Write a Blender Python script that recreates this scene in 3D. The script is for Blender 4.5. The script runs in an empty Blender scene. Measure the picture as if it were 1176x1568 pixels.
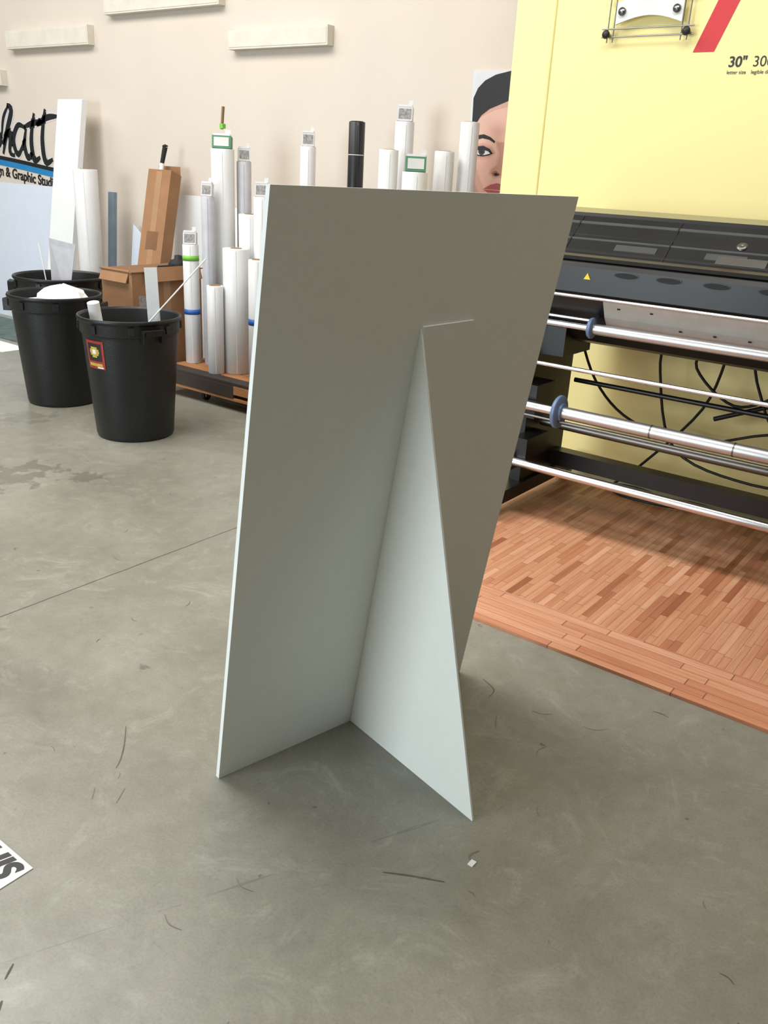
import bpy, math, random
from mathutils import Vector, Matrix
random.seed(7)
sc=bpy.context.scene
sc.view_settings.view_transform='Standard'
sc.view_settings.look='None'
V=Vector
# ---------------------------------------------------------------- materials
def s2l(c):
    return tuple(((x/255)/12.92 if x/255<=0.04045 else ((x/255+0.055)/1.055)**2.4) for x in c)
def mat(name,rgb,rough=.5,metal=0,var=.06,scale=8,bump=0,bscale=60,spec=.5,alpha=1,coat=0):
    m=bpy.data.materials.new(name); m.use_nodes=True; nt=m.node_tree; b=nt.nodes['Principled BSDF']
    c=s2l(rgb)
    tc=nt.nodes.new('ShaderNodeTexCoord'); nz=nt.nodes.new('ShaderNodeTexNoise'); nz.inputs['Scale'].default_value=scale; nz.inputs['Detail'].default_value=5
    nt.links.new(tc.outputs['Object'],nz.inputs['Vector'])
    rp=nt.nodes.new('ShaderNodeValToRGB')
    rp.color_ramp.elements[0].position=.3; rp.color_ramp.elements[1].position=.7
    rp.color_ramp.elements[0].color=tuple(x*(1-var) for x in c)+(1,); rp.color_ramp.elements[1].color=tuple(min(1,x*(1+var)) for x in c)+(1,)
    nt.links.new(nz.outputs['Fac'],rp.inputs['Fac']); nt.links.new(rp.outputs['Color'],b.inputs['Base Color'])
    b.inputs['Roughness'].default_value=rough; b.inputs['Metallic'].default_value=metal
    b.inputs['Specular IOR Level'].default_value=spec; b.inputs['Alpha'].default_value=alpha
    b.inputs['Coat Weight'].default_value=coat
    if bump:
        n2=nt.nodes.new('ShaderNodeTexNoise'); n2.inputs['Scale'].default_value=bscale; n2.inputs['Detail'].default_value=4
        nt.links.new(tc.outputs['Object'],n2.inputs['Vector'])
        bp=nt.nodes.new('ShaderNodeBump'); bp.inputs['Strength'].default_value=bump; bp.inputs['Distance'].default_value=.01
        nt.links.new(n2.outputs['Fac'],bp.inputs['Height']); nt.links.new(bp.outputs['Normal'],b.inputs['Normal'])
    return m
def ramp(nt,fac,stops):
    r=nt.nodes.new('ShaderNodeValToRGB'); cr=r.color_ramp
    while len(cr.elements)<len(stops): cr.elements.new(.5)
    for e,(p,c) in zip(cr.elements,stops): e.position=p; e.color=tuple(c)+(1,) if len(c)==3 else c
    nt.links.new(fac,r.inputs['Fac']); return r.outputs['Color']
def noise(nt,vec,scale,detail=6,rough=.5,dist=0):
    n=nt.nodes.new('ShaderNodeTexNoise'); n.inputs['Scale'].default_value=scale; n.inputs['Detail'].default_value=detail
    n.inputs['Roughness'].default_value=rough; n.inputs['Distortion'].default_value=dist
    nt.links.new(vec,n.inputs['Vector']); return n.outputs['Fac']
def mixc(nt,fac,a,b,mode='MIX'):
    m=nt.nodes.new('ShaderNodeMix'); m.data_type='RGBA'; m.blend_type=mode
    if hasattr(fac,'links') : nt.links.new(fac,m.inputs[0])
    else: m.inputs[0].default_value=fac
    for i,x in ((6,a),(7,b)):
        if isinstance(x,tuple): m.inputs[i].default_value=x+(1,)
        else: nt.links.new(x,m.inputs[i])
    return m.outputs[2]
def math_(nt,op,a,b=None,clamp=False):
    m=nt.nodes.new('ShaderNodeMath'); m.operation=op; m.use_clamp=clamp
    for i,x in ((0,a),(1,b)):
        if x is None: continue
        if isinstance(x,(int,float)): m.inputs[i].default_value=x
        else: nt.links.new(x,m.inputs[i])
    return m.outputs[0]
def concrete():
    m=bpy.data.materials.new('polished_concrete'); m.use_nodes=True; nt=m.node_tree; b=nt.nodes['Principled BSDF']
    g=nt.nodes.new('ShaderNodeNewGeometry').outputs['Position']
    base=ramp(nt,noise(nt,g,1.1,8,.62,.6),[(.3,s2l((130,128,116))),(.5,s2l((143,141,128))),(.72,s2l((158,156,144)))])
    fine=ramp(nt,noise(nt,g,14,9,.7),[(.3,(.84,.84,.83)),(.65,(1,1,1))])
    col=mixc(nt,1.0,base,fine,'MULTIPLY')
    speck=ramp(nt,noise(nt,g,150,3,.6),[(.35,(.88,.88,.88)),(.55,(1,1,1))])
    col=mixc(nt,1.0,col,speck,'MULTIPLY')
    lt=ramp(nt,noise(nt,g,3.3,12,.78,2.6),[(.53,(0,0,0)),(.72,(1,1,1))])
    col=mixc(nt,math_(nt,'MULTIPLY',lt,.42),col,s2l((186,185,173)))
    dk=ramp(nt,noise(nt,g,2.1,10,.75,1.6),[(.55,(0,0,0)),(.75,(1,1,1))])
    col=mixc(nt,math_(nt,'MULTIPLY',dk,.38),col,s2l((96,95,84)))
    mp=nt.nodes.new('ShaderNodeMapping'); nt.links.new(g,mp.inputs[0]); mp.inputs['Rotation'].default_value=(0,0,.6); mp.inputs['Scale'].default_value=(1.5,16,1)
    sk=ramp(nt,noise(nt,mp.outputs[0],1.2,8,.7,.8),[(.66,(0,0,0)),(.72,(1,1,1))])
    col=mixc(nt,math_(nt,'MULTIPLY',sk,.16),col,s2l((190,188,176)))
    # tyre/drag streaks, darker
    mp=nt.nodes.new('ShaderNodeMapping'); nt.links.new(g,mp.inputs[0]); mp.inputs['Rotation'].default_value=(0,0,-.9); mp.inputs['Scale'].default_value=(1.3,22,1)
    sk=ramp(nt,noise(nt,mp.outputs[0],1.4,7,.7,1.0),[(.67,(0,0,0)),(.73,(1,1,1))])
    col=mixc(nt,math_(nt,'MULTIPLY',sk,.22),col,s2l((88,87,77)))
    st=ramp(nt,noise(nt,g,7.5,5,.6,.9),[(.68,(0,0,0)),(.75,(1,1,1))])
    col=mixc(nt,math_(nt,'MULTIPLY',st,.4),col,s2l((88,87,77)))
    st=ramp(nt,noise(nt,g,21,3,.5,.3),[(.73,(0,0,0)),(.76,(1,1,1))])
    col=mixc(nt,math_(nt,'MULTIPLY',st,.6),col,s2l((72,70,60)))
    sn=noise(nt,g,9,8,.65,.5)
    for cx,cy,R,amt in ((-4.0,2.25,.40,.5),(-3.72,2.47,.2,.5),(-2.03,1.5,.06,.6),(-4.9,2.85,.3,.3)):
        vm=nt.nodes.new('ShaderNodeVectorMath'); vm.operation='DISTANCE'; nt.links.new(g,vm.inputs[0]); vm.inputs[1].default_value=(cx,cy,0)
        f=math_(nt,'SUBTRACT',1.0,math_(nt,'DIVIDE',vm.outputs['Value'],R),True)
        k=ramp(nt,math_(nt,'ADD',math_(nt,'MULTIPLY',f,.6),math_(nt,'MULTIPLY',math_(nt,'SUBTRACT',sn,.5),1.8)),[(.31,(0,0,0)),(.40,(1,1,1))])
        k=math_(nt,'MULTIPLY',k,math_(nt,'GREATER_THAN',f,.001))
        col=mixc(nt,math_(nt,'MULTIPLY',k,amt),col,s2l((84,83,74)))
    sx=nt.nodes.new('ShaderNodeSeparateXYZ'); nt.links.new(g,sx.inputs[0])
    wob=math_(nt,'MULTIPLY',math_(nt,'SUBTRACT',noise(nt,g,5,3),.5),.012)
    d=math_(nt,'ABSOLUTE',math_(nt,'ADD',math_(nt,'ADD',sx.outputs[0],2.68),wob))
    j=math_(nt,'LESS_THAN',d,.0035)
    col=mixc(nt,math_(nt,'MULTIPLY',j,.75),col,s2l((55,54,48)))
    d2=math_(nt,'ABSOLUTE',math_(nt,'ADD',math_(nt,'SUBTRACT',math_(nt,'MULTIPLY',sx.outputs[1],.48),sx.outputs[0]),-1.64))
    d2=math_(nt,'ADD',d2,math_(nt,'MULTIPLY',wob,2.0))
    j2=math_(nt,'MULTIPLY',math_(nt,'LESS_THAN',math_(nt,'ABSOLUTE',d2),.002),math_(nt,'LESS_THAN',sx.outputs[1],1.6))
    col=mixc(nt,math_(nt,'MULTIPLY',j2,.35),col,s2l((84,82,72)))
    nt.links.new(col,b.inputs['Base Color'])
    rr=ramp(nt,noise(nt,g,3,6,.6),[(.3,(.26,.26,.26)),(.7,(.46,.46,.46))])
    nt.links.new(rr,b.inputs['Roughness'])
    bp=nt.nodes.new('ShaderNodeBump'); bp.inputs['Strength'].default_value=.12; bp.inputs['Distance'].default_value=.004
    nt.links.new(noise(nt,g,25,6,.6),bp.inputs['Height']); nt.links.new(bp.outputs['Normal'],b.inputs['Normal'])
    return m
def parquet(name,along_x,cols,bw=.42,rh=.043):
    m=bpy.data.materials.new(name); m.use_nodes=True; nt=m.node_tree; b=nt.nodes['Principled BSDF']
    g=nt.nodes.new('ShaderNodeNewGeometry').outputs['Position']
    sx=nt.nodes.new('ShaderNodeSeparateXYZ'); nt.links.new(g,sx.inputs[0])
    def fl(x): return math_(nt,'FLOOR',x)
    U,Vv=(sx.outputs[0],sx.outputs[1]) if along_x else (sx.outputs[1],sx.outputs[0])
    row=fl(math_(nt,'DIVIDE',Vv,rh))
    wn=nt.nodes.new('ShaderNodeTexWhiteNoise'); wn.noise_dimensions='1D'; nt.links.new(row,wn.inputs['W'])
    us=math_(nt,'ADD',math_(nt,'DIVIDE',U,bw),math_(nt,'MULTIPLY',wn.outputs['Value'],7.3))
    cell=fl(us)
    cb=nt.nodes.new('ShaderNodeCombineXYZ'); nt.links.new(row,cb.inputs[0]); nt.links.new(cell,cb.inputs[1])
    w2=nt.nodes.new('ShaderNodeTexWhiteNoise'); w2.noise_dimensions='2D'; nt.links.new(cb.outputs[0],w2.inputs['Vector'])
    col=ramp(nt,w2.outputs['Value'],[(0.0,s2l(cols[2])),(.10,s2l(cols[1])),(.45,s2l(cols[0])),(.85,s2l(cols[0])),(1.0,s2l(cols[4]))])
    gv=nt.nodes.new('ShaderNodeCombineXYZ'); nt.links.new(math_(nt,'MULTIPLY',U,3.0),gv.inputs[0]); nt.links.new(math_(nt,'MULTIPLY',Vv,70),gv.inputs[1]); nt.links.new(math_(nt,'MULTIPLY',w2.outputs['Value'],30),gv.inputs[2])
    gr=ramp(nt,noise(nt,gv.outputs[0],1.0,6,.65,.5),[(.3,(.78,.70,.64)),(.6,(1,1,1))])
    col=mixc(nt,1.0,col,gr,'MULTIPLY')
    fu=math_(nt,'FRACT',us); fv=math_(nt,'FRACT',math_(nt,'DIVIDE',Vv,rh))
    g1=math_(nt,'LESS_THAN',fv,.05); g2=math_(nt,'LESS_THAN',fu,.010)
    gap=math_(nt,'MAXIMUM',g1,g2)
    col=mixc(nt,math_(nt,'MULTIPLY',gap,.75),col,s2l(cols[3]))
    nt.links.new(col,b.inputs['Base Color']); b.inputs['Roughness'].default_value=.5
    return m
M={}
def mk(k,*a,**kw): M[k]=mat(k,*a,**kw); return M[k]
mk('foam_board',(234,237,230),rough=.75,var=.012,scale=30,bump=.05,bscale=220)
mk('foam_edge',(242,246,243),rough=.8,var=.02)
mk('wall_paint',(212,201,188),rough=.85,var=.02,scale=2,bump=.08,bscale=90)
mk('cleat_wood',(216,209,196),rough=.8,var=.05,scale=12)
mk('white_foam',(228,229,229),rough=.7,var=.02)
mk('white_vinyl',(221,221,221),rough=.4,var=.03)
mk('grey_vinyl',(186,186,191),rough=.35,var=.08,scale=14)
mk('pale_blue_sheet',(216,224,238),rough=.5,var=.02)
mk('blue_grey',(125,140,155),rough=.5,var=.08)
mk('black_vinyl',(20,20,23),rough=.35,var=.2)
mk('core_card',(150,120,90),rough=.9,var=.1)
mk('hollow_dark',(30,28,26),rough=.9)
mk('green_tape',(120,190,70),rough=.5)
mk('blue_tape',(45,95,175),rough=.5)
mk('label_paper',(214,214,212),rough=.6)
mk('label_print',(150,147,145),rough=.7,var=.45,scale=90)
mk('label_green',(80,135,100),rough=.6)
mk('bin_plastic',(19,21,23),rough=.42,var=.15,scale=10,bump=.12,bscale=120)
mk('bin_inner',(13,14,15),rough=.6)
mk('sticker_red',(165,50,45),rough=.5,var=.2,scale=40)
mk('sticker_yellow',(200,170,70),rough=.5,var=.2,scale=60)
mk('cardboard',(156,116,82),rough=.9,var=.09,scale=6,bump=.1,bscale=50)
mk('cardboard_edge',(128,93,63),rough=.9,var=.1)
mk('pack_tape',(168,132,98),rough=.3,var=.04)
mk('pallet_wood',(160,110,68),rough=.85,var=.16,scale=7)
mk('pallet_dark',(52,43,36),rough=.85,var=.3,scale=5)
mk('rubber',(24,24,24),rough=.7)
mk('steel',(150,150,150),rough=.3,metal=1)
mk('chrome',(214,214,217),rough=.25,metal=1,var=.03)
mk('alu',(200,200,202),rough=.36,metal=.9,var=.04)
mk('alu_dark',(112,110,105),rough=.35,metal=.9)
mk('prn_black',(20,19,19),rough=.38,var=.15)
mk('prn_dark',(33,32,31),rough=.3,var=.1,coat=.3)
mk('prn_window',(46,46,46),rough=.1,var=.12,scale=4,coat=.6)
mk('prn_window2',(82,82,81),rough=.2,var=.1,scale=9)
mk('prn_platen',(192,186,178),rough=.4,var=.07,scale=14)
mk('blue_plastic',(105,126,160),rough=.4,var=.05)
mk('yellow_panel',(252,236,164),rough=.6,var=.012,scale=2)
mk('yellow_strip',(249,234,166),rough=.6,var=.012,scale=2)
mk('yellow_edge',(212,196,124),rough=.7)
mk('red_print',(206,40,46),rough=.5,var=.03)
mk('print_black',(32,32,34),rough=.5)
mk('print_blue',(40,130,190),rough=.5)
mk('warn_yellow',(240,215,40),rough=.5)
mk('skin_print',(212,170,152),rough=.5,var=.06,scale=6)
mk('skin_mid',(199,155,137),rough=.5,var=.05)
mk('skin_shade',(183,137,119),rough=.5,var=.05)
mk('skin_dark',(142,96,83),rough=.5,var=.05)
mk('iris_print',(62,48,42),rough=.5,var=.05)
mk('lip_print',(160,84,84),rough=.5)
mk('hair_print',(20,17,18),rough=.5,var=.4,scale=20)
mk('poster_white',(210,210,213),rough=.5)
mk('scuff',(88,86,77),rough=.6,var=.2,scale=30)
mk('scuff_light',(116,113,102),rough=.5,var=.2,scale=30)
mk('paper',(234,234,232),rough=.7,var=.02)
mk('floor_print',(74,92,84),rough=.5,var=.5,scale=9)
mk('cable',(20,20,20),rough=.5)
M['concrete']=concrete()
M['parq_in']=parquet('parquet_field',False,((214,156,120),(198,132,96),(160,98,66),(106,60,40),(228,176,142)),bw=.27,rh=.029)
M['parq_bd']=parquet('parquet_border',True,((220,160,126),(206,140,106),(184,116,84),(118,70,48),(230,176,144)),bw=.45,rh=.045)
# ---------------------------------------------------------------- mesh builder
class MB:
    def __init__(s): s.v=[];s.f=[];s.m=[];s.s=[];s.mats=[]
    def mi(s,k):
        if k not in s.mats: s.mats.append(k)
        return s.mats.index(k)
    def add(s,vs,fs,k,smooth=False):
        o=len(s.v); s.v+=[V(x) for x in vs]; i=s.mi(k)
        for f in fs: s.f.append([o+j for j in f]); s.m.append(i); s.s.append(smooth)
    def box(s,c,size,k,rot=None):
        c=V(c); h=V(size)/2; R=rot or Matrix.Identity(3)
        vs=[c+R@V((x*h.x,y*h.y,z*h.z)) for x in(-1,1) for y in(-1,1) for z in(-1,1)]
        s.add(vs,[(0,1,3,2),(4,6,7,5),(0,4,5,1),(2,3,7,6),(0,2,6,4),(1,5,7,3)],k)
    def bx(s,x0,x1,y0,y1,z0,z1,k): s.box(((x0+x1)/2,(y0+y1)/2,(z0+z1)/2),(x1-x0,y1-y0,z1-z0),k)
    def prism(s,pts,off,k,kside=None):
        n=len(pts); off=V(off); a=[V(p) for p in pts]; b=[p+off for p in a]
        s.add(a+b,[list(range(n))[::-1],list(range(n,2*n))],k)
        s.add(a+b,[(i,(i+1)%n,n+(i+1)%n,n+i) for i in range(n)],kside or k)
    def frame(s,d):
        d=V(d).normalized(); t=V((0,0,1)) if abs(d.z)<.9 else V((1,0,0))
        u=d.cross(t).normalized(); return u,d.cross(u).normalized()
    def cyl(s,p0,p1,r0,k,r1=None,n=24,kcap=None):
        p0=V(p0);p1=V(p1); r1=r0 if r1 is None else r1; u,w=s.frame(p1-p0)
        A=[p0+(u*math.cos(2*math.pi*i/n)+w*math.sin(2*math.pi*i/n))*r0 for i in range(n)]
        B=[p1+(u*math.cos(2*math.pi*i/n)+w*math.sin(2*math.pi*i/n))*r1 for i in range(n)]
        s.add(A+B,[(i,(i+1)%n,n+(i+1)%n,n+i) for i in range(n)],k,True)
        s.add(A+B,[list(range(n))[::-1],list(range(n,2*n))],kcap or k)
    def lathe(s,prof,c,k,n=48,axis=None,smooth=True):
        c=V(c); ax=V(axis).normalized() if axis else V((0,0,1)); u,w=s.frame(ax)
        vs=[]; 
        for r,z in prof:
            for i in range(n):
                a=2*math.pi*i/n; vs.append(c+ax*z+(u*math.cos(a)+w*math.sin(a))*max(r,1e-4))
        fs=[(j*n+i,j*n+(i+1)%n,(j+1)*n+(i+1)%n,(j+1)*n+i) for j in range(len(prof)-1) for i in range(n)]
        s.add(vs,fs,k,smooth)
    def path(s,pts,r,k,n=8,sub=6):
        P=[V(p) for p in pts]; Q=[]
        for i in range(len(P)-1):
            a=P[max(i-1,0)];b=P[i];c=P[i+1];d=P[min(i+2,len(P)-1)]
            for j in range(sub):
                t=j/sub; Q.append(.5*((2*b)+(c-a)*t+(2*a-5*b+4*c-d)*t*t+(3*b-a-3*c+d)*t**3))
        Q.append(P[-1]); vs=[];u0=None
        for i,q in enumerate(Q):
            d=(Q[min(i+1,len(Q)-1)]-Q[max(i-1,0)]).normalized()
            if u0 is None: u0,_=s.frame(d)
            u=(u0-d*u0.dot(d)).normalized(); u0=u; w=d.cross(u)
            vs+=[q+(u*math.cos(2*math.pi*a/n)+w*math.sin(2*math.pi*a/n))*r for a in range(n)]
        m=len(Q)
        s.add(vs,[(j*n+i,j*n+(i+1)%n,(j+1)*n+(i+1)%n,(j+1)*n+i) for j in range(m-1) for i in range(n)]+[list(range(n))[::-1],list(range((m-1)*n,m*n))],k,True)
    def ribbon(s,pts,w,nrm,th,k,taper=True,sub=5):
        P=[V(p) for p in pts]; Q=[]; nrm=V(nrm).normalized()
        for i in range(len(P)-1):
            a=P[max(i-1,0)];b=P[i];c=P[i+1];d=P[min(i+2,len(P)-1)]
            for j in range(sub):
                t=j/sub; Q.append(.5*((2*b)+(c-a)*t+(2*a-5*b+4*c-d)*t*t+(3*b-a-3*c+d)*t**3))
        Q.append(P[-1]); L=[];R=[]; m=len(Q)
        for i,q in enumerate(Q):
            d=(Q[min(i+1,m-1)]-Q[max(i-1,0)]).normalized(); sd=d.cross(nrm).normalized()
            t=i/(m-1); ww=w/2*((.45+.55*math.sin(math.pi*min(max(t,.03),.97))) if taper else 1)
            L.append(q+sd*ww+nrm*th);R.append(q-sd*ww+nrm*th)
        s.add(L+R,[(i,i+1,m+i+1,m+i) for i in range(m-1)],k)
    def text(s,body,size,org,xd,yd,k,offset=0,ext=.0006,shear=0,align='LEFT'):
        cu=bpy.data.curves.new('tmp','FONT'); cu.body=body; cu.size=size; cu.offset=offset; cu.extrude=ext; cu.shear=shear; cu.align_x=align
        o=bpy.data.objects.new('tmp',cu); sc.collection.objects.link(o)
        bpy.context.view_layer.update()
        me=bpy.data.meshes.new_from_object(o.evaluated_get(bpy.context.evaluated_depsgraph_get()))
        xd=V(xd).normalized(); yd=V(yd).normalized(); zd=xd.cross(yd)
        s.add([V(org)+xd*v.co.x+yd*v.co.y+zd*v.co.z for v in me.vertices],[list(p.vertices) for p in me.polygons],k)
        bpy.data.objects.remove(o); bpy.data.curves.remove(cu); bpy.data.meshes.remove(me)
    def build(s,name,bevel=0,tilt=None):
        mn=V([min(v[i] for v in s.v) for i in range(3)]); mx=V([max(v[i] for v in s.v) for i in range(3)])
        o=V(((mn.x+mx.x)/2,(mn.y+mx.y)/2,mn.z))
        me=bpy.data.meshes.new(name); me.from_pydata([v-o for v in s.v],[],s.f)
        for k in s.mats: me.materials.append(M[k])
        for p,i,sm in zip(me.polygons,s.m,s.s): p.material_index=i; p.use_smooth=sm
        me.update()
        ob=bpy.data.objects.new(name,me); sc.collection.objects.link(ob); ob.location=o
        if bevel:
            b=ob.modifiers.new('bevel','BEVEL'); b.width=bevel; b.segments=2; b.limit_method='ANGLE'; b.angle_limit=math.radians(50)
        return ob
# ---------------------------------------------------------------- room
b=MB(); b.bx(-12,3.5,-4,5.0,-.1,0,'concrete'); b.build('floor')
b=MB(); b.bx(-12,3.5,4.9,5.0,0,4.6,'wall_paint'); b.build('wall_back')
# ---------------------------------------------------------------- easel board
BL=V((-1.444,1.288,0));BR=V((-1.241,2.182,0));TL=V((-1.203,1.233,1.518));TR=V((-1.001,2.127,1.518))
HB=V((-1.343,1.73,0));HT=V((-1.151,1.687,1.212));TIP=V((-.828,1.601,0))
d=(BR-BL).normalized(); u=(TL-BL).normalized(); n=d.cross(u).normalized()
if n.x<0: n=-n
b=MB(); th=.014
b.prism([BL,BR,TR,TL],-V((n.x,n.y,0)).normalized()*th,'foam_board','foam_edge')
sd=d*.0028
b.prism([HB-sd+V((0,0,.001)),TIP-sd,TIP-sd+V((0,0,.002)),HT-sd],sd*2,'foam_board','foam_edge')
wF=.168
uu=(HT-HB).normalized()
b.prism([HB+sd+uu*.004,HB+d*wF+uu*.004,HT+d*wF+uu*.012,HT+sd+uu*.006],n*.006,'foam_board','foam_edge')
b.build('easel_back_display_board')
# ---------------------------------------------------------------- parquet mat
b=MB(); b.bx(-1.95,1.3,2.80,4.4,0.0005,.012,'parq_in'); b.bx(-2.22,1.3,2.53,2.80,.0005,.012,'parq_bd'); 
b.bx(-2.22,-1.95,2.80,4.4,.0005,.012,'parq_in'); b.build('parquet_floor_mat')
# ---------------------------------------------------------------- yellow panel
b=MB()
b.bx(-2.37,1.6,4.5,4.54,0.0,2.95,'yellow_panel'); b.bx(-2.62,-2.37,4.535,4.56,0,2.95,'yellow_strip'); b.bx(-2.374,-2.366,4.497,4.536,0,2.95,'yellow_edge')
Y=4.4995; X_=(1,0,0);Z_=(0,0,1)
b.prism([(-1.63,Y,2.15),(-1.53,Y,2.15),(-1.30,Y,2.74),(-1.30,Y,2.80),(-1.80,Y,2.80),(-1.80,Y,2.70),(-1.42,Y,2.70)],(0,-.001,0),'red_print')
b.text('30"',.062,(-1.455,Y-.0006,2.085),X_,Z_,'print_black',offset=.0008); b.text('30"',.062,(-1.4535,Y-.0008,2.0855),X_,Z_,'print_black',offset=.0008); b.text("300'",.062,(-1.345,Y-.0006,2.085),X_,Z_,'print_black')
b.text('letter size',.022,(-1.455,Y-.0006,2.055),X_,Z_,'print_black'); b.text('legible distance',.022,(-1.345,Y-.0006,2.055),X_,Z_,'print_black')
b.build('yellow_display_panel')
b=MB(); y=4.47; dx=.03
for z in (2.225,2.26,2.40,2.62): b.cyl((-2.12+dx,y,z),(-1.66+dx,y,z),.0035,'steel',n=10)
for x in (-2.09,-1.69,-2.06,-1.72): b.cyl((x+dx,y,2.20),(x+dx,y,2.64),.003,'steel',n=10)
for x in (-2.09+dx,-1.69+dx):
    for z in (2.235,2.60):
        b.cyl((x,4.4995,z),(x,y-.015,z),.008,'steel',n=12); b.lathe([(0,0),(.018,.002),(.02,.010),(.014,.018),(0,.02)],(x,y-.01,z),'print_black',n=20,axis=(0,-1,0))
b.prism([(-2.02+.33*t/10,4.455,2.275+.035*math.sin(math.pi*t/10)) for t in range(11)]+[(-1.69-.33*t/10,4.455,2.37+.03*math.sin(math.pi*t/10)) for t in range(11)],(0,.012,0),'white_vinyl')
for x in (-1.99,-1.72): b.lathe([(0,0),(.018,.001),(.018,.01),(0,.012)],(x,4.455,2.33),'steel',n=20,axis=(0,-1,0))
b.build('wire_literature_holder')
# ---------------------------------------------------------------- cleats on wall
for x0,x1,z0,z1 in [(-8.0,-6.79,2.40,2.545),(-5.14,-4.20,2.31,2.43),(-6.56,-5.23,2.60,2.73),(-9.3,-8.14,2.11,2.24)]:
    b=MB(); b.bx(x0,x1,4.835,4.9,z0,z1,'cleat_wood')
    b.bx(x0+.01,x1-.01,4.832,4.836,z0+.012,z1-.012,'cleat_wood')
    b.build('wall_cleat_board',bevel=.004)
# ---------------------------------------------------------------- portrait poster
b=MB(); b.bx(-3.08,-2.30,4.886,4.8985,.0,2.14,'poster_white')
def pp(px,py): return V((-3.075+.0047*(px-728)+(py-110)*.00012,4.886,2.14-(py-110)*.00367))
def layer(pts,k,l): b.prism([pp(*p)+V((0,-.0005*l,0)) for p in pts],(0,-.0004,0),k)
layer([(729,180),(733,168),(742,150),(756,138),(780,128),(880,128),(890,380),(729,380)],'skin_print',1)
layer([(729,228),(737,248),(744,270),(756,296),(770,318),(784,334),(740,335),(729,320)],'skin_mid',2)
layer([(729,246),(733,260),(738,280),(748,302),(762,322),(772,332),(740,335),(729,320)],'skin_shade',3)
layer([(729,190),(742,178),(760,168),(790,160),(830,152),(860,160),(860,150),(790,140),(742,165)],'skin_mid',2)
layer([(729,150),(735,135),(745,124),(760,116),(785,110),(830,108),(860,116),(885,150),(885,165),(860,150),(830,140),(790,150),(770,159),(754,166),(742,176),(734,190),(729,204)],'hair_print',4)
layer([(729,322),(742,340),(757,362),(800,420),(729,420)],'hair_print',4)
layer([(729,214),(736,206),(748,204),(758,208),(765,214),(764,217),(756,212),(746,210),(736,213),(729,222)],'hair_print',4)
layer([(729,228),(736,220),(748,217),(761,221),(767,232),(759,240),(745,244),(733,240)],'skin_mid',2)
layer([(729,229),(736,222),(748,220),(760,224),(765,232),(758,238),(745,240),(733,237)],'skin_shade',3)
layer([(730,231),(738,223),(748,221.5),(758,226),(763,233),(757,236),(748,238),(738,237)],'hair_print',4)
layer([(735,231.5),(741,227),(748,226),(756,230),(759,233),(751,235.5),(741,235.5)],'poster_white',5)
layer([(746+5.2*math.cos(a*.524),230.5+5.2*math.sin(a*.524)) for a in range(12)],'iris_print',6)
layer([(746+2.6*math.cos(a*.524),230.5+2.6*math.sin(a*.524)) for a in range(12)],'hair_print',7)
layer([(734,230),(740,225),(748,224),(757,227.5),(762,233),(755,229.5),(748,227.5),(741,228.5)],'hair_print',8)
layer([(765,214),(770,230),(768,250),(759,258),(758,265),(766,271),(780,269),(790,270),(790,216)],'skin_mid',2)
layer([(768,216),(773,232),(771,250),(762,258),(761,264),(768,268),(780,266),(790,268),(790,216)],'skin_shade',3)
layer([(763,262),(769,259),(776,264),(771,268),(765,267)],'skin_dark',4)
layer([(766,264),(770,262),(775,265),(769,267)],'hair_print',5)
layer([(752,288),(762,281),(772,278),(781,280),(795,278),(812,286),(796,288),(781,288.5),(765,288)],'lip_print',4)
layer([(752,289),(765,289.5),(781,290),(796,289.5),(812,288),(800,298),(782,302),(766,299)],'lip_print',4)
b.build('portrait_poster')
# ---------------------------------------------------------------- wall logo
b=MB()
def lg(px,py): return V((-8.37+.0099*px,4.899,1.235+(280-py)*.0058))
def st(pts,w=.055):
    b.ribbon([lg(*p) for p in pts],w*1.2+.03,(0,-1,0),.0008,'poster_white'); b.ribbon([lg(*p) for p in pts],w*1.2,(0,-1,0),.0016,'print_black')
st([(-14,200),(-8,230),(-14,250)],.05)
st([(-22,215),(-4,196),(2,212),(-14,232)],.04)
st([(18,156),(25,164),(14,196),(4,230)],.055); st([(20,158),(10,176),(4,206)],.035)
st([(5,216),(14,198),(20,200),(16,226),(24,232)],.05)
st([(46,190),(34,186),(24,208),(30,230),(44,205)],.05); st([(47,190),(42,214),(46,234),(54,226)],.05)
st([(62,168),(54,206),(56,236),(66,232)],.055); st([(44,188),(60,182),(76,180)],.045)
st([(80,162),(72,204),(74,238),(86,234)],.055); st([(64,184),(82,174),(98,172)],.045)
b.ribbon([lg(-30,234),lg(20,240),lg(60,246),lg(104,253)],.05,(0,-1,0),.0020,'print_black',taper=False)
b.ribbon([lg(-30,240),lg(20,246),lg(60,252),lg(104,259)],.05,(0,-1,0),.0028,'print_blue',taper=False)
b.text('Design & Graphic Studio',.122,lg(-33,259)+V((0,-.001,0)),(1,0,-.085),(.085,0,1),'print_black',offset=.0025)
b.text('Design & Graphic Studio',.122,lg(-32.6,258.8)+V((0,-.0015,0)),(1,0,-.085),(.085,0,1),'print_black',offset=.0025)
b.build('wall_logo_lettering')
b=MB(); b.prism([(-9.8,4.78,0),(-7.34,4.78,0),(-7.34,4.885,1.27),(-9.8,4.885,1.27)],(0,.008,0),'pale_blue_sheet'); b.build('acrylic_sheet',bevel=.001)
b=MB(); b.prism([(-7.07,4.36,0),(-6.73,4.36,0),(-6.73,4.70,1.98),(-7.07,4.70,1.98)],(0,.05,0),'white_foam'); b.build('foam_board_panel',bevel=.003)
b=MB(); b.prism([(-6.46,4.60,0),(-6.38,4.60,0),(-6.38,4.70,1.28),(-6.46,4.70,1.28)],(0,.03,0),'blue_grey'); b.build('aluminium_trim_strip',bevel=.002)
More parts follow.
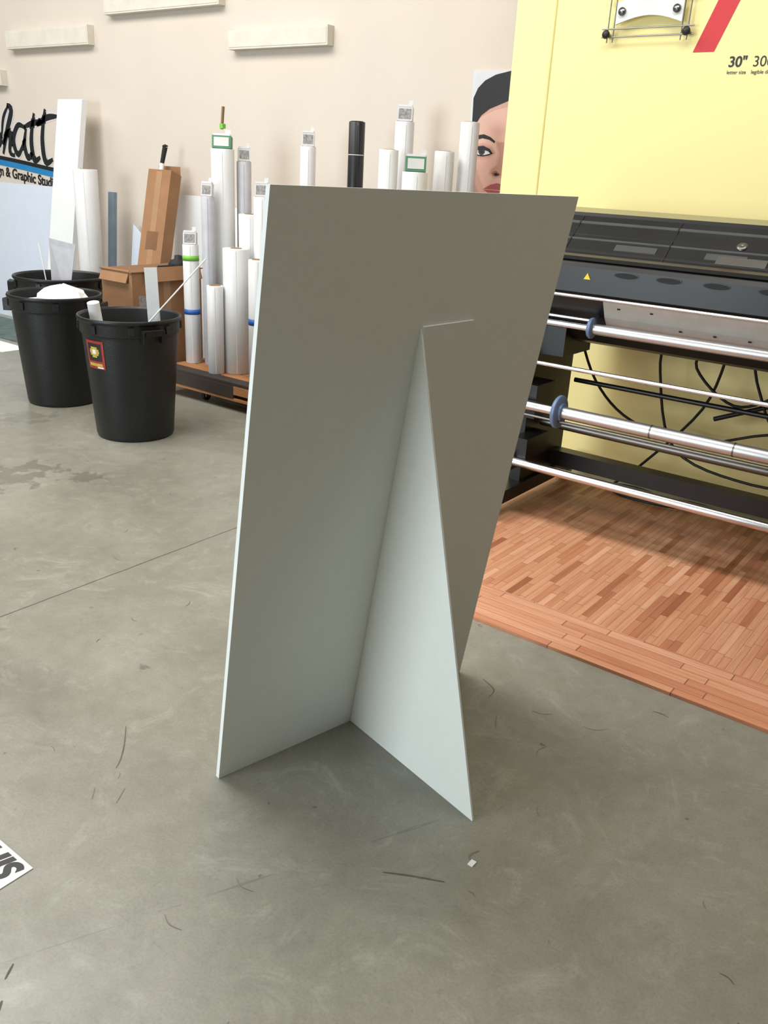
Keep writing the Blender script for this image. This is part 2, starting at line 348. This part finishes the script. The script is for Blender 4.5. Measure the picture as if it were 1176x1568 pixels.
b=MB(); b.prism([(-6.32,4.70,0),(-6.16,4.70,0),(-6.22,4.83,.96),(-6.32,4.83,1.03)],(0,.006,0),'pale_blue_sheet'); b.build('plastic_offcut')
b=MB(); b.prism([(-5.80,4.76,0),(-5.02,4.76,0),(-5.02,4.86,1.22),(-5.36,4.865,1.30),(-5.80,4.865,1.30)],(0,.006,0),'white_foam'); b.build('foam_board_offcut')
b=MB(); b.bx(-9.2,-6.95,4.10,4.68,.0005,.004,'floor_print'); b.bx(-9.2,-6.76,3.78,4.02,.0005,.004,'paper'); b.build('printed_floor_sheet')
b=MB(); b.bx(-1.88,-1.53,.53,.79,.0004,.0022,'paper'); b.text('THIS',.085,(-1.558,.718,.0024),(1,0,0),(0,1,0),'print_black',offset=.004,shear=.3,align='RIGHT'); b.text('WAY',.085,(-1.6,.62,.0024),(1,0,0),(0,1,0),'print_black',offset=.004,shear=.3,align='RIGHT'); b.build('paper_floor_sign')
# ---------------------------------------------------------------- rolls
def roll(name,x,y,z1,r,k='white_vinyl',z0=.20,cap=None,tapes=(),core='core_card',dx=0,dy=0,ang=38):
    b=MB(); ax=V((dx,dy,1)).normalized(); c=V((x,y,z0)); L=z1-z0; rc=min(.032,r*.62)
    b.lathe([(0,0),(r-.004,0),(r,.004),(r,L-.004),(r-.003,L),(rc+.007,L)],c,k,n=36,axis=ax)
    b.lathe([(rc+.007,L),(rc+.006,L+.003),(rc,L+.003),(rc,L-.12),(0,L-.12)],c,core,n=24,axis=ax)
    for zt,h,kt in tapes: b.lathe([(r+.0003,zt-z0-h/2),(r+.0018,zt-z0-h/2),(r+.0018,zt-z0+h/2),(r+.0003,zt-z0+h/2)],c,kt,n=36,axis=ax)
    b.box(c+V((r*.705,-r*.705,L/2)),(.003,.003,L*.97),k,Matrix.Rotation(.78,3,'Z'))
    if cap:
        w=r*1.6; R=Matrix.Rotation(math.radians(ang),3,'Z')@Matrix.Rotation(math.radians(-8),3,'X'); t=c+ax*(L+.038)
        kk='label_green' if cap=='green' else 'label_paper'
        b.box(t,(w,w*.7,.08),kk,R); b.box(t+R@V((0,-w*.36,0)),(w*.8,.003,.055),'label_print' if cap!='green' else 'label_paper',R)
        b.box(t+V((0,0,.045)),(w*.9,w*.6,.012),'white_vinyl',R)
        b.box(t+R@V((w*.35,-w*.3,.03)),(w*.3,.004,.09),'white_vinyl',R)
    b.build(name)
N='vinyl_roll'
roll(N,-4.36,4.15,1.03,.09)
roll(N,-4.43,4.02,.79,.055)
roll(N,-4.79,4.13,1.02,.055,'white_vinyl',cap='w',tapes=((.93,.035,'green_tape'),(.565,.035,'blue_tape')))
roll(N,-4.66,4.18,1.34,.045,'grey_vinyl',cap='w',ang=30)
roll(N,-4.67,4.33,1.64,.078,'white_vinyl',cap='green')
roll(N,-4.60,4.46,1.57,.05,'grey_vinyl',cap='w',ang=50)
roll(N,-4.41,4.33,1.24,.078)
roll(N,-4.06,4.05,.99,.06,tapes=((.60,.04,'blue_tape'),))
roll(N,-4.25,4.28,1.36,.055,cap='w')
roll(N,-4.05,4.5,1.68,.05,cap='w')
roll(N,-3.65,4.5,1.83,.05,'black_vinyl',core='hollow_dark',tapes=((1.64,.006,'grey_vinyl'),))
roll(N,-3.32,4.4,1.675,.058)
roll(N,-3.36,4.6,1.84,.058,cap='w',ang=30)
roll(N,-3.05,4.3,1.56,.073,cap='green')
roll(N,-2.99,4.5,1.68,.058)
roll(N,-2.92,4.64,1.845,.055)
roll(N,-3.75,4.2,1.1,.07); roll(N,-3.5,4.15,.95,.08)
roll(N,-6.40,4.45,1.45,.095,z0=0)
b=MB(); b.box((-4.665,4.33,1.83),(.012,.02,.14),'core_card',Matrix.Rotation(.12,3,'Y')); b.box((-4.665,4.33,1.78),(.03,.03,.03),'green_tape'); b.build('wooden_stick',bevel=.002)
# ---------------------------------------------------------------- wheeled pallet
b=MB(); x0,x1,y0,y1=-4.86,-2.75,3.9,4.76
for i in range(8):
    yy=y0+i*(y1-y0)/8; b.bx(x0,x1,yy,yy+.098,.178,.2,'pallet_dark' if i<1 else 'pallet_wood')
for x in (x0,-3.86,-2.85): b.bx(x,x+.1,y0,y1,.095,.178,'pallet_wood')
b.bx(x0,x0+.72,y0-.004,y0+.03,.095,.178,'pallet_dark'); b.bx(x0+.72,x1,y0-.002,y0+.03,.12,.178,'pallet_wood')
for i in range(4): 
    yy=y0+i*.25; b.bx(x0,x1,yy,yy+.09,.075,.095,'pallet_wood')
for x in (x0+.35,-3.9,-2.9):
    for yy in (y0+.09,y1-.1):
        b.bx(x-.03,x+.03,yy-.03,yy+.03,.066,.078,'steel'); b.box((x-.018,yy,.05),(.004,.035,.05),'steel'); b.box((x+.018,yy,.05),(.004,.035,.05),'steel')
        b.cyl((x-.014,yy,.032),(x+.014,yy,.032),.032,'rubber'); b.cyl((x-.022,yy,.032),(x+.022,yy,.032),.006,'steel',n=10)
b.build('wheeled_pallet',bevel=.002)
# ---------------------------------------------------------------- bins
def bin_(x,y,S=1.0,rot=0,stuff=None):
    b=MB(); c=V((x,y,0)); f=lambda L:[(r*S,z) for r,z in L]
    b.lathe(f([(0,.005),(.205,.005),(.213,0),(.222,.006),(.226,.02),(.270,.60),(.272,.615),(.282,.62),(.283,.685),(.292,.69),(.296,.70),(.292,.712),(.283,.712),(.276,.70)]),c,'bin_plastic',n=64)
    b.lathe(f([(.276,.70),(.268,.66),(.262,.60),(.222,.04),(0,.04)]),c,'bin_inner',n=64)
    for a in (rot,rot+math.pi):
        R=Matrix.Rotation(a,3,'Z'); p=c+R@V((.30*S,0,.655))
        b.box(p,(.045,.13,.02),'bin_plastic',R); b.box(p+R@V((0,.055,-.03)),(.05,.016,.07),'bin_plastic',R); b.box(p+R@V((0,-.055,-.03)),(.05,.016,.07),'bin_plastic',R)
        b.box(p+R@V((.018,0,-.005)),(.014,.12,.035),'bin_plastic',R)
    for k in range(8):
        a=rot+.4+k*math.pi/4; R=Matrix.Rotation(a,3,'Z'); b.box(c+R@V((.286*S,0,.655)),(.012,.035,.045),'bin_plastic',R)
    if stuff: stuff(b,c)
    return b.build('trash_bin',bevel=.002)
def s1(b,c):
    def patch(a0,a1,z0,z1,k,e):
        L=[]; n=8
        for z in (z0,z1):
            r=.226+(.270-.226)*(z-.02)/.58+e
            for i in range(n+1):
                a=a0+(a1-a0)*i/n; L.append(c+V((r*math.cos(a),r*math.sin(a),z)))
        b.add(L,[(i,i+1,n+2+i,n+1+i) for i in range(n)],k,True)
    a=math.radians(-86)
    patch(a-.26,a+.26,.43,.59,'sticker_red',.002); patch(a-.20,a+.20,.475,.575,'print_black',.003)
    for dz,hw in ((.0,.07),(.012,.12),(.024,.14),(.036,.13),(.048,.09)): patch(a-hw,a+hw,.495+dz,.507+dz,'sticker_yellow',.0036)
    patch(a-.05,a+.05,.515,.54,'paper',.0042); patch(a-.2,a+.2,.445,.462,'sticker_yellow',.003); patch(a+.05,a+.22,.435,.443,'paper',.003)
    b.prism([(-4.16,3.26,.35),(-4.10,3.30,.35),(-4.00,3.20,.99),(-4.06,3.16,.985)],(.004,-.002,0),'white_foam')
    b.cyl((-4.12,3.0,.5),(-3.93,3.50,1.03),.0045,'white_foam',n=8)
    b.cyl((-4.42,3.10,.5),(-4.40,3.05,.76),.035,'paper',n=20)
    b.box((-4.2,3.15,.52),(.3,.25,.02),'paper',Matrix.Rotation(.4,3,'Z')@Matrix.Rotation(.3,3,'X')); b.box((-4.25,3.2,.50),(.28,.2,.1),'grey_vinyl',Matrix.Rotation(-.5,3,'Z')@Matrix.Rotation(.2,3,'Y'))
def s2(b,c):
    rnd=random.Random(3); n=14; rings=[(.20,.62),(.19,.68),(.15,.725),(.08,.75),(.001,.755)]; vs=[]
    for r,z in rings:
        for i in range(n):
            a=2*math.pi*i/n; q=r*(1+rnd.uniform(-.22,.22)); vs.append(c+V((.05+q*math.cos(a),.02+q*.8*math.sin(a),z+rnd.uniform(-.02,.02))))
    b.add(vs,[(j*n+i,j*n+(i+1)%n,(j+1)*n+(i+1)%n,(j+1)*n+i) for j in range(len(rings)-1) for i in range(n)],'paper')
    b.box(c+V((-.1,-.05,.6)),(.22,.16,.02),'white_foam',Matrix.Rotation(.5,3,'Y'))
def s3(b,c):
    b.prism([c+V((-.08,-.02,.5)),c+V((.12,-.02,.5)),c+V((.16,.05,.94)),c+V((-.08,-.01,.97))],(.003,-.004,0),'grey_vinyl')
    b.cyl(c+V((-.15,0,.5)),c+V((-.27,.02,.92)),.004,'white_foam',n=8); b.cyl(c+V((-.12,0,.5)),c+V((-.2,.1,.86)),.004,'white_foam',n=8)
bin_(-4.2,3.15,1,2.9,s1); bin_(-5.14,3.28,1,.6,s2); bin_(-5.92,3.83,1.12,.9,s3)
# ---------------------------------------------------------------- cardboard boxes
b=MB(); b.bx(-5.36,-5.02,3.8,4.42,0,.82,'cardboard')
b.box((-5.19,4.11,.822),(.36,.64,.006),'cardboard_edge'); b.bx(-5.0215,-5.0185,4.07,4.13,.0,.82,'pack_tape'); b.bx(-5.36,-5.02,3.7985,3.80,.40,.46,'pack_tape')
b.box((-5.0,4.15,.80),(.008,.5,.10),'cardboard',Matrix.Rotation(-.35,3,'Y')); b.box((-5.2,3.79,.79),(.3,.008,.09),'cardboard',Matrix.Rotation(-.4,3,'X'))
b.bx(-5.019,-5.017,3.85,3.98,.55,.66,'label_print')
b.build('cardboard_box',bevel=.003)
b=MB(); b.lathe([(0,0),(.07,0),(.075,.02),(.06,.05),(.03,.06),(.028,.085),(0,.09)],(-5.10,4.28,.826),'rubber',n=24); b.cyl((-5.08,4.20,.84),(-5.04,4.05,.845),.012,'rubber',n=10); b.build('tape_dispenser')
b=MB(); base=V((-5.60,4.30,0)); top=V((-5.72,4.70,1.42)); ax=(top-base).normalized(); Lx=(top-base).length
xh=V((1,0,0)); xh=(xh-ax*xh.dot(ax)).normalized(); yh=ax.cross(xh).normalized()
Rm=Matrix((xh,yh,ax)).transposed()@Matrix.Rotation(math.radians(18),3,'Z')
cc=(base+top)/2+V((0,0,.04))
b.box(cc,(.20,.15,Lx),'cardboard',Rm); b.box(cc+Rm@V((0,-.0757,0)),(.05,.0015,Lx*.98),'pack_tape',Rm)
b.box(cc+Rm@V((.0,-.076,.2)),(.10,.001,.14),'cardboard_edge',Rm)
b.box(cc+Rm@V((0,.06,Lx/2+.03)),(.19,.004,.07),'cardboard',Rm@Matrix.Rotation(.3,3,'X'))
b.build('cardboard_box',bevel=.003)
b=MB(); p=cc+Rm@V((-.03,-.01,Lx/2+.012))
b.cyl(p,p+V((.0,.01,.05)),.018,'paper',n=12); b.cyl(p+V((0,.01,.05)),p+V((.02,.03,.17)),.016,'rubber',n=12,r1=.02); b.lathe([(0,0),(.02,0),(.022,.01),(0,.02)],p+V((.02,.03,.17)),'rubber',n=16); b.build('hand_tool')
# ---------------------------------------------------------------- wide-format printer
b=MB(); XL,XR=-2.0,.75
def ex(poly,x0,x1,k,ks=None): b.prism([(x0,y,z) for y,z in poly],(x1-x0,0,0),k,ks)
ex([(3.52,1.115),(3.56,1.10),(4.38,1.10),(4.41,1.14),(4.41,1.34),(4.3,1.42),(3.80,1.425),(3.74,1.41),(3.56,1.26),(3.52,1.22)],XL,XR,'prn_black')  # rear of body extended to keep light off the yellow panel
ex([(3.552,1.262),(3.735,1.418),(3.742,1.412),(3.558,1.255)],XL+.12,XR-.35,'prn_window')
ex([(3.735,1.412),(3.742,1.432),(4.2,1.440),(4.2,1.424),(3.80,1.42)],XL,XR,'prn_dark')
ex([(3.535,1.246),(3.530,1.262),(3.548,1.270),(3.56,1.258)],XL,XR,'prn_dark')
def lidband(t0,t1,x0,x1,k,e=.002):
    P=lambda t,o:(3.552+.183*t-o*.65,1.262+.156*t+o*.76)
    ex([P(t0,0),P(t1,0),P(t1,e),P(t0,e)],x0,x1,k)
lidband(.80,.86,-1.92,.35,'prn_window2'); lidband(.52,.70,-1.92,.35,'prn_dark'); lidband(.40,.44,-1.92,.35,'prn_window2'); lidband(.08,.14,-1.92,.35,'prn_black')
for x0,x1 in [(-1.50,-1.32),(-1.12,-.96),(-.5,-.2)]: lidband(.20,.34,x0,x1,'prn_window2',.0025)
lidband(.12,.30,-1.07,-.88,'alu_dark',.003)
for x in (-1.72,-1.28,-.84,-.4): lidband(.02,.98,x,x+.006,'prn_black',.0032)
b.lathe([(0,0),(.020,0),(.022,.004),(.018,.008),(.010,.009),(0,.007)],(-1.0,3.655,1.348),'alu_dark',n=24,axis=(0,-.65,.76))
for x in (-1.40,-1.22,-1.03,-.82,-.6,-.3):
    b.prism([(x+.055*math.cos(a*math.pi/8),3.5195,1.205+.014*math.sin(a*math.pi/8)) for a in range(16)],(0,-.002,0),'prn_window')
    b.prism([(x+.050*math.cos(a*math.pi/8),3.5175,1.203+.011*math.sin(a*math.pi/8)) for a in range(16)],(0,-.001,0),'rubber')
b.prism([(-1.585,3.519,1.172),(-1.555,3.519,1.172),(-1.57,3.519,1.198)],(0,-.002,0),'warn_yellow')
b.cyl((XL+.1,3.50,1.10),(XR-.1,3.50,1.10),.007,'chrome',n=16)
ex([(3.56,1.10),(3.60,1.02),(3.66,.95),(3.74,.88),(3.80,.86),(4.38,.86),(4.38,1.10)],XL+.1,XR-.1,'prn_black')  # dark underside, its unseen rear depth added to shade the panel below
ex([(3.555,1.085),(3.595,1.015),(3.65,.95),(3.655,.954),(3.602,1.02),(3.562,1.088)],-1.50,XR-.3,'prn_platen')
for i in range(14):
    x=-1.42+i*.14+random.uniform(-.03,.03); z=random.choice((1.06,1.03,1.0)); y=3.555+(1.085-z)*.571-.002
    b.box((x,y,z),(.012,.003,.006),'prn_black',Matrix.Rotation(.5,3,'X'))
b.cyl((-1.86,3.56,.965),(-1.55,3.56,.965),.014,'chrome'); b.cyl((-1.86,3.58,.995),(-1.55,3.58,.995),.008,'chrome',n=12)
b.cyl((-1.55,3.56,.965),(XR-.2,3.56,.965),.023,'alu',n=32)
b.lathe([(0,0),(.041,0),(.045,.005),(.045,.016),(.039,.02),(0,.02)],(-1.545,3.56,.968),'blue_plastic',n=32,axis=(1,0,0))
b.cyl((-1.86,3.55,.78),(XR-.1,3.55,.78),.010,'chrome',n=16)
b.cyl((-1.87,3.55,.575),(-1.63,3.55,.575),.024,'chrome',n=24); b.cyl((-1.63,3.55,.575),(XR-.2,3.55,.575),.029,'alu',n=32)
b.lathe([(0,0),(.070,0),(.076,.006),(.076,.018),(.069,.023),(.042,.023),(.042,.035),(0,.035)],(-1.645,3.55,.575),'blue_plastic',n=40,axis=(1,0,0))
for x in (-1.2,-.85,-.4): b.cyl((x,3.55,.575),(x+.006,3.55,.575),.0300,'alu_dark',n=32)
b.cyl((-1.86,3.53,.535),(XR-.2,3.53,.535),.006,'alu_dark',n=12)
b.cyl((-1.86,3.85,.43),(XR-.1,3.85,.43),.022,'alu_dark',n=20)
b.cyl((-1.86,3.56,.285),(XR-.1,3.56,.285),.021,'chrome',n=24); b.cyl((-1.875,3.56,.285),(-1.845,3.56,.285),.027,'blue_plastic',n=24)
for xs in (-1.9,.62):
    b.bx(xs-.03,xs+.03,3.70,4.15,.10,1.12,'prn_black'); 
    for z in (.285,.575,.78,.965): b.bx(xs-.01,xs+.045,3.53,3.74,z-.05,z+.045,'prn_black')
    b.bx(xs-.05,xs+.05,3.42,4.40,.075,.14,'prn_black')
    for y in (3.5,4.32):
        b.box((xs,y,.06),(.05,.05,.035),'steel'); b.cyl((xs-.02,y,.044),(xs+.02,y,.044),.032,'rubber')
b.bx(-1.87,.6,4.02,4.10,.16,.24,'prn_black')
b.bx(-1.87,-1.78,3.60,3.78,.50,.66,'prn_black'); b.bx(-1.87,-1.79,3.58,3.80,.30,.40,'prn_black')
b.bx(-1.87,-1.70,3.66,3.95,.80,1.10,'prn_black')
b.cyl((-1.1,4.3,.95),(-.5,4.25,.35),.012,'cable',n=10); b.cyl((-1.15,4.3,.5),(-.4,4.25,.85),.012,'cable',n=10); b.cyl((-.5,4.3,.9),(.1,4.25,.4),.012,'cable',n=10)
b.cyl((-1.8,4.05,.62),(.6,4.05,.62),.012,'prn_black',n=12)
for pts in [[(-1.85,4.1,.9),(-1.75,4.2,.6),(-1.55,4.25,.42),(-1.2,4.22,.38),(-.8,4.25,.5),(-.4,4.2,.4)],
            [(-1.4,4.15,.9),(-1.43,4.22,.7),(-1.3,4.25,.32),(-.9,4.22,.24),(-.5,4.2,.3)],
            [(-1.1,4.15,.9),(-1.2,4.25,.55),(-1.5,4.3,.15),(-1.6,4.25,.03),(-1.35,4.2,.025),(-1.0,4.3,.025),(-.6,4.2,.03)],
            [(-1.0,4.15,.9),(-.95,4.2,.7),(-.8,4.2,.5),(-.4,4.2,.45),(0,4.2,.6)],
            [(-1.2,4.15,.9),(-1.25,4.2,.75),(-1.05,4.22,.6),(-.85,4.2,.7),(-.7,4.2,.9)],
            [(-1.75,4.3,.025),(-1.5,4.38,.025),(-1.3,4.28,.025),(-1.5,4.22,.03),(-1.2,4.35,.03),(-.9,4.3,.025)]]:
    b.path(pts,.007,'cable')
b.build('wide_format_printer',bevel=.003)
# ---------------------------------------------------------------- floor marks
b=MB(); z=.0008
def mark(pts,w,k='scuff'): b.ribbon([(x,y,0) for x,y in pts],w,(0,0,1),z,k)
mark([(-1.82,1.27),(-1.76,1.22),(-1.71,1.17),(-1.685,1.135)],.0035); mark([(-.90,1.31),(-.84,1.345),(-.77,1.38)],.005)
mark([(-1.60,1.10),(-1.57,1.05)],.003,'scuff_light'); mark([(-1.66,1.05),(-1.63,1.02)],.003,'scuff_light')
mark([(-.76,1.52),(-.77,1.49),(-.745,1.475)],.006,'scuff_light')
b.bx(-.758,-.744,1.462,1.482,0.0004,.003,'paper')
mark([(-1.33,.62),(-1.31,.59)],.005); mark([(-1.27,.56),(-1.235,.52)],.007)
mark([(-1.16,2.2),(-1.10,2.17),(-1.09,2.12)],.003); mark([(-1.02,2.05),(-.99,1.99)],.004,'scuff_light')
rnd=random.Random(5)
for i in range(34):
    x=rnd.uniform(-3.5,-.1);y=rnd.uniform(.5,2.45);a=rnd.uniform(0,6.28);L=rnd.uniform(.02,.08)
    mark([(x,y),(x+L*.5*math.cos(a),y+L*.5*math.sin(a)),(x+L*math.cos(a+.3),y+L*math.sin(a+.3))],rnd.uniform(.0012,.0026),'scuff_light' if i%5 else 'scuff')
b.build('floor_scuff_marks')
# ---------------------------------------------------------------- lights
def area(name,loc,target,sx,sy,power,col):
    L=bpy.data.lights.new(name,'AREA'); L.shape='RECTANGLE'; L.size=sx; L.size_y=sy; L.energy=power; L.color=col
    o=bpy.data.objects.new(name,L); sc.collection.objects.link(o); o.location=loc
    o.rotation_euler=(V(target)-V(loc)).to_track_quat('-Z','Y').to_euler(); return o
area('left_wall_fill',(-5.0,1.7,4.6),(-5.0,2.0,0),3.5,2.6,245,(1,.98,.94))
area('left_wall_fill',(-8.8,2.0,4.6),(-8.8,2.4,0),2.5,1.5,110,(1,.98,.95))  # fill lamp added to brighten the left wall and the leaning sheet
area('left_wall_fill',(-1.0,2.4,4.6),(-1.0,2.9,0),3,1.0,95,(1,.96,.9))
area('left_wall_fill',(-3.0,-2.5,4.6),(-3,-1.5,0),5,1.5,55,(1,.97,.93))
area('loading_door_daylight',(-4.4,-5.0,1.9),(-1.8,2,1.0),3.6,2.8,360,(.82,.93,1))
w=bpy.data.worlds.new('world'); sc.world=w; w.use_nodes=True; bg=w.node_tree.nodes['Background']; bg.inputs[0].default_value=(1,.94,.80,1); bg.inputs[1].default_value=.13
# ---------------------------------------------------------------- camera
p,r,yaw=math.radians(21.56),math.radians(3.17),math.radians(36.11)
f0=V((-math.sin(yaw),math.cos(yaw),0)); r0=V((math.cos(yaw),math.sin(yaw),0)); u0=V((0,0,1))
fw=f0*math.cos(p)-u0*math.sin(p); up=f0*math.sin(p)+u0*math.cos(p)
exv=r0*math.cos(r)+up*math.sin(r); eyv=r0*math.sin(r)-up*math.cos(r)
cam=bpy.data.cameras.new('camera'); cam.sensor_fit='VERTICAL'; cam.sensor_height=36; cam.lens=1314.8/1568*36
co=bpy.data.objects.new('camera',cam); sc.collection.objects.link(co)
Mx=Matrix((exv,-eyv,-fw)).transposed().to_4x4(); Mx.translation=V((0,0,1.55)); co.matrix_world=Mx
sc.camera=co
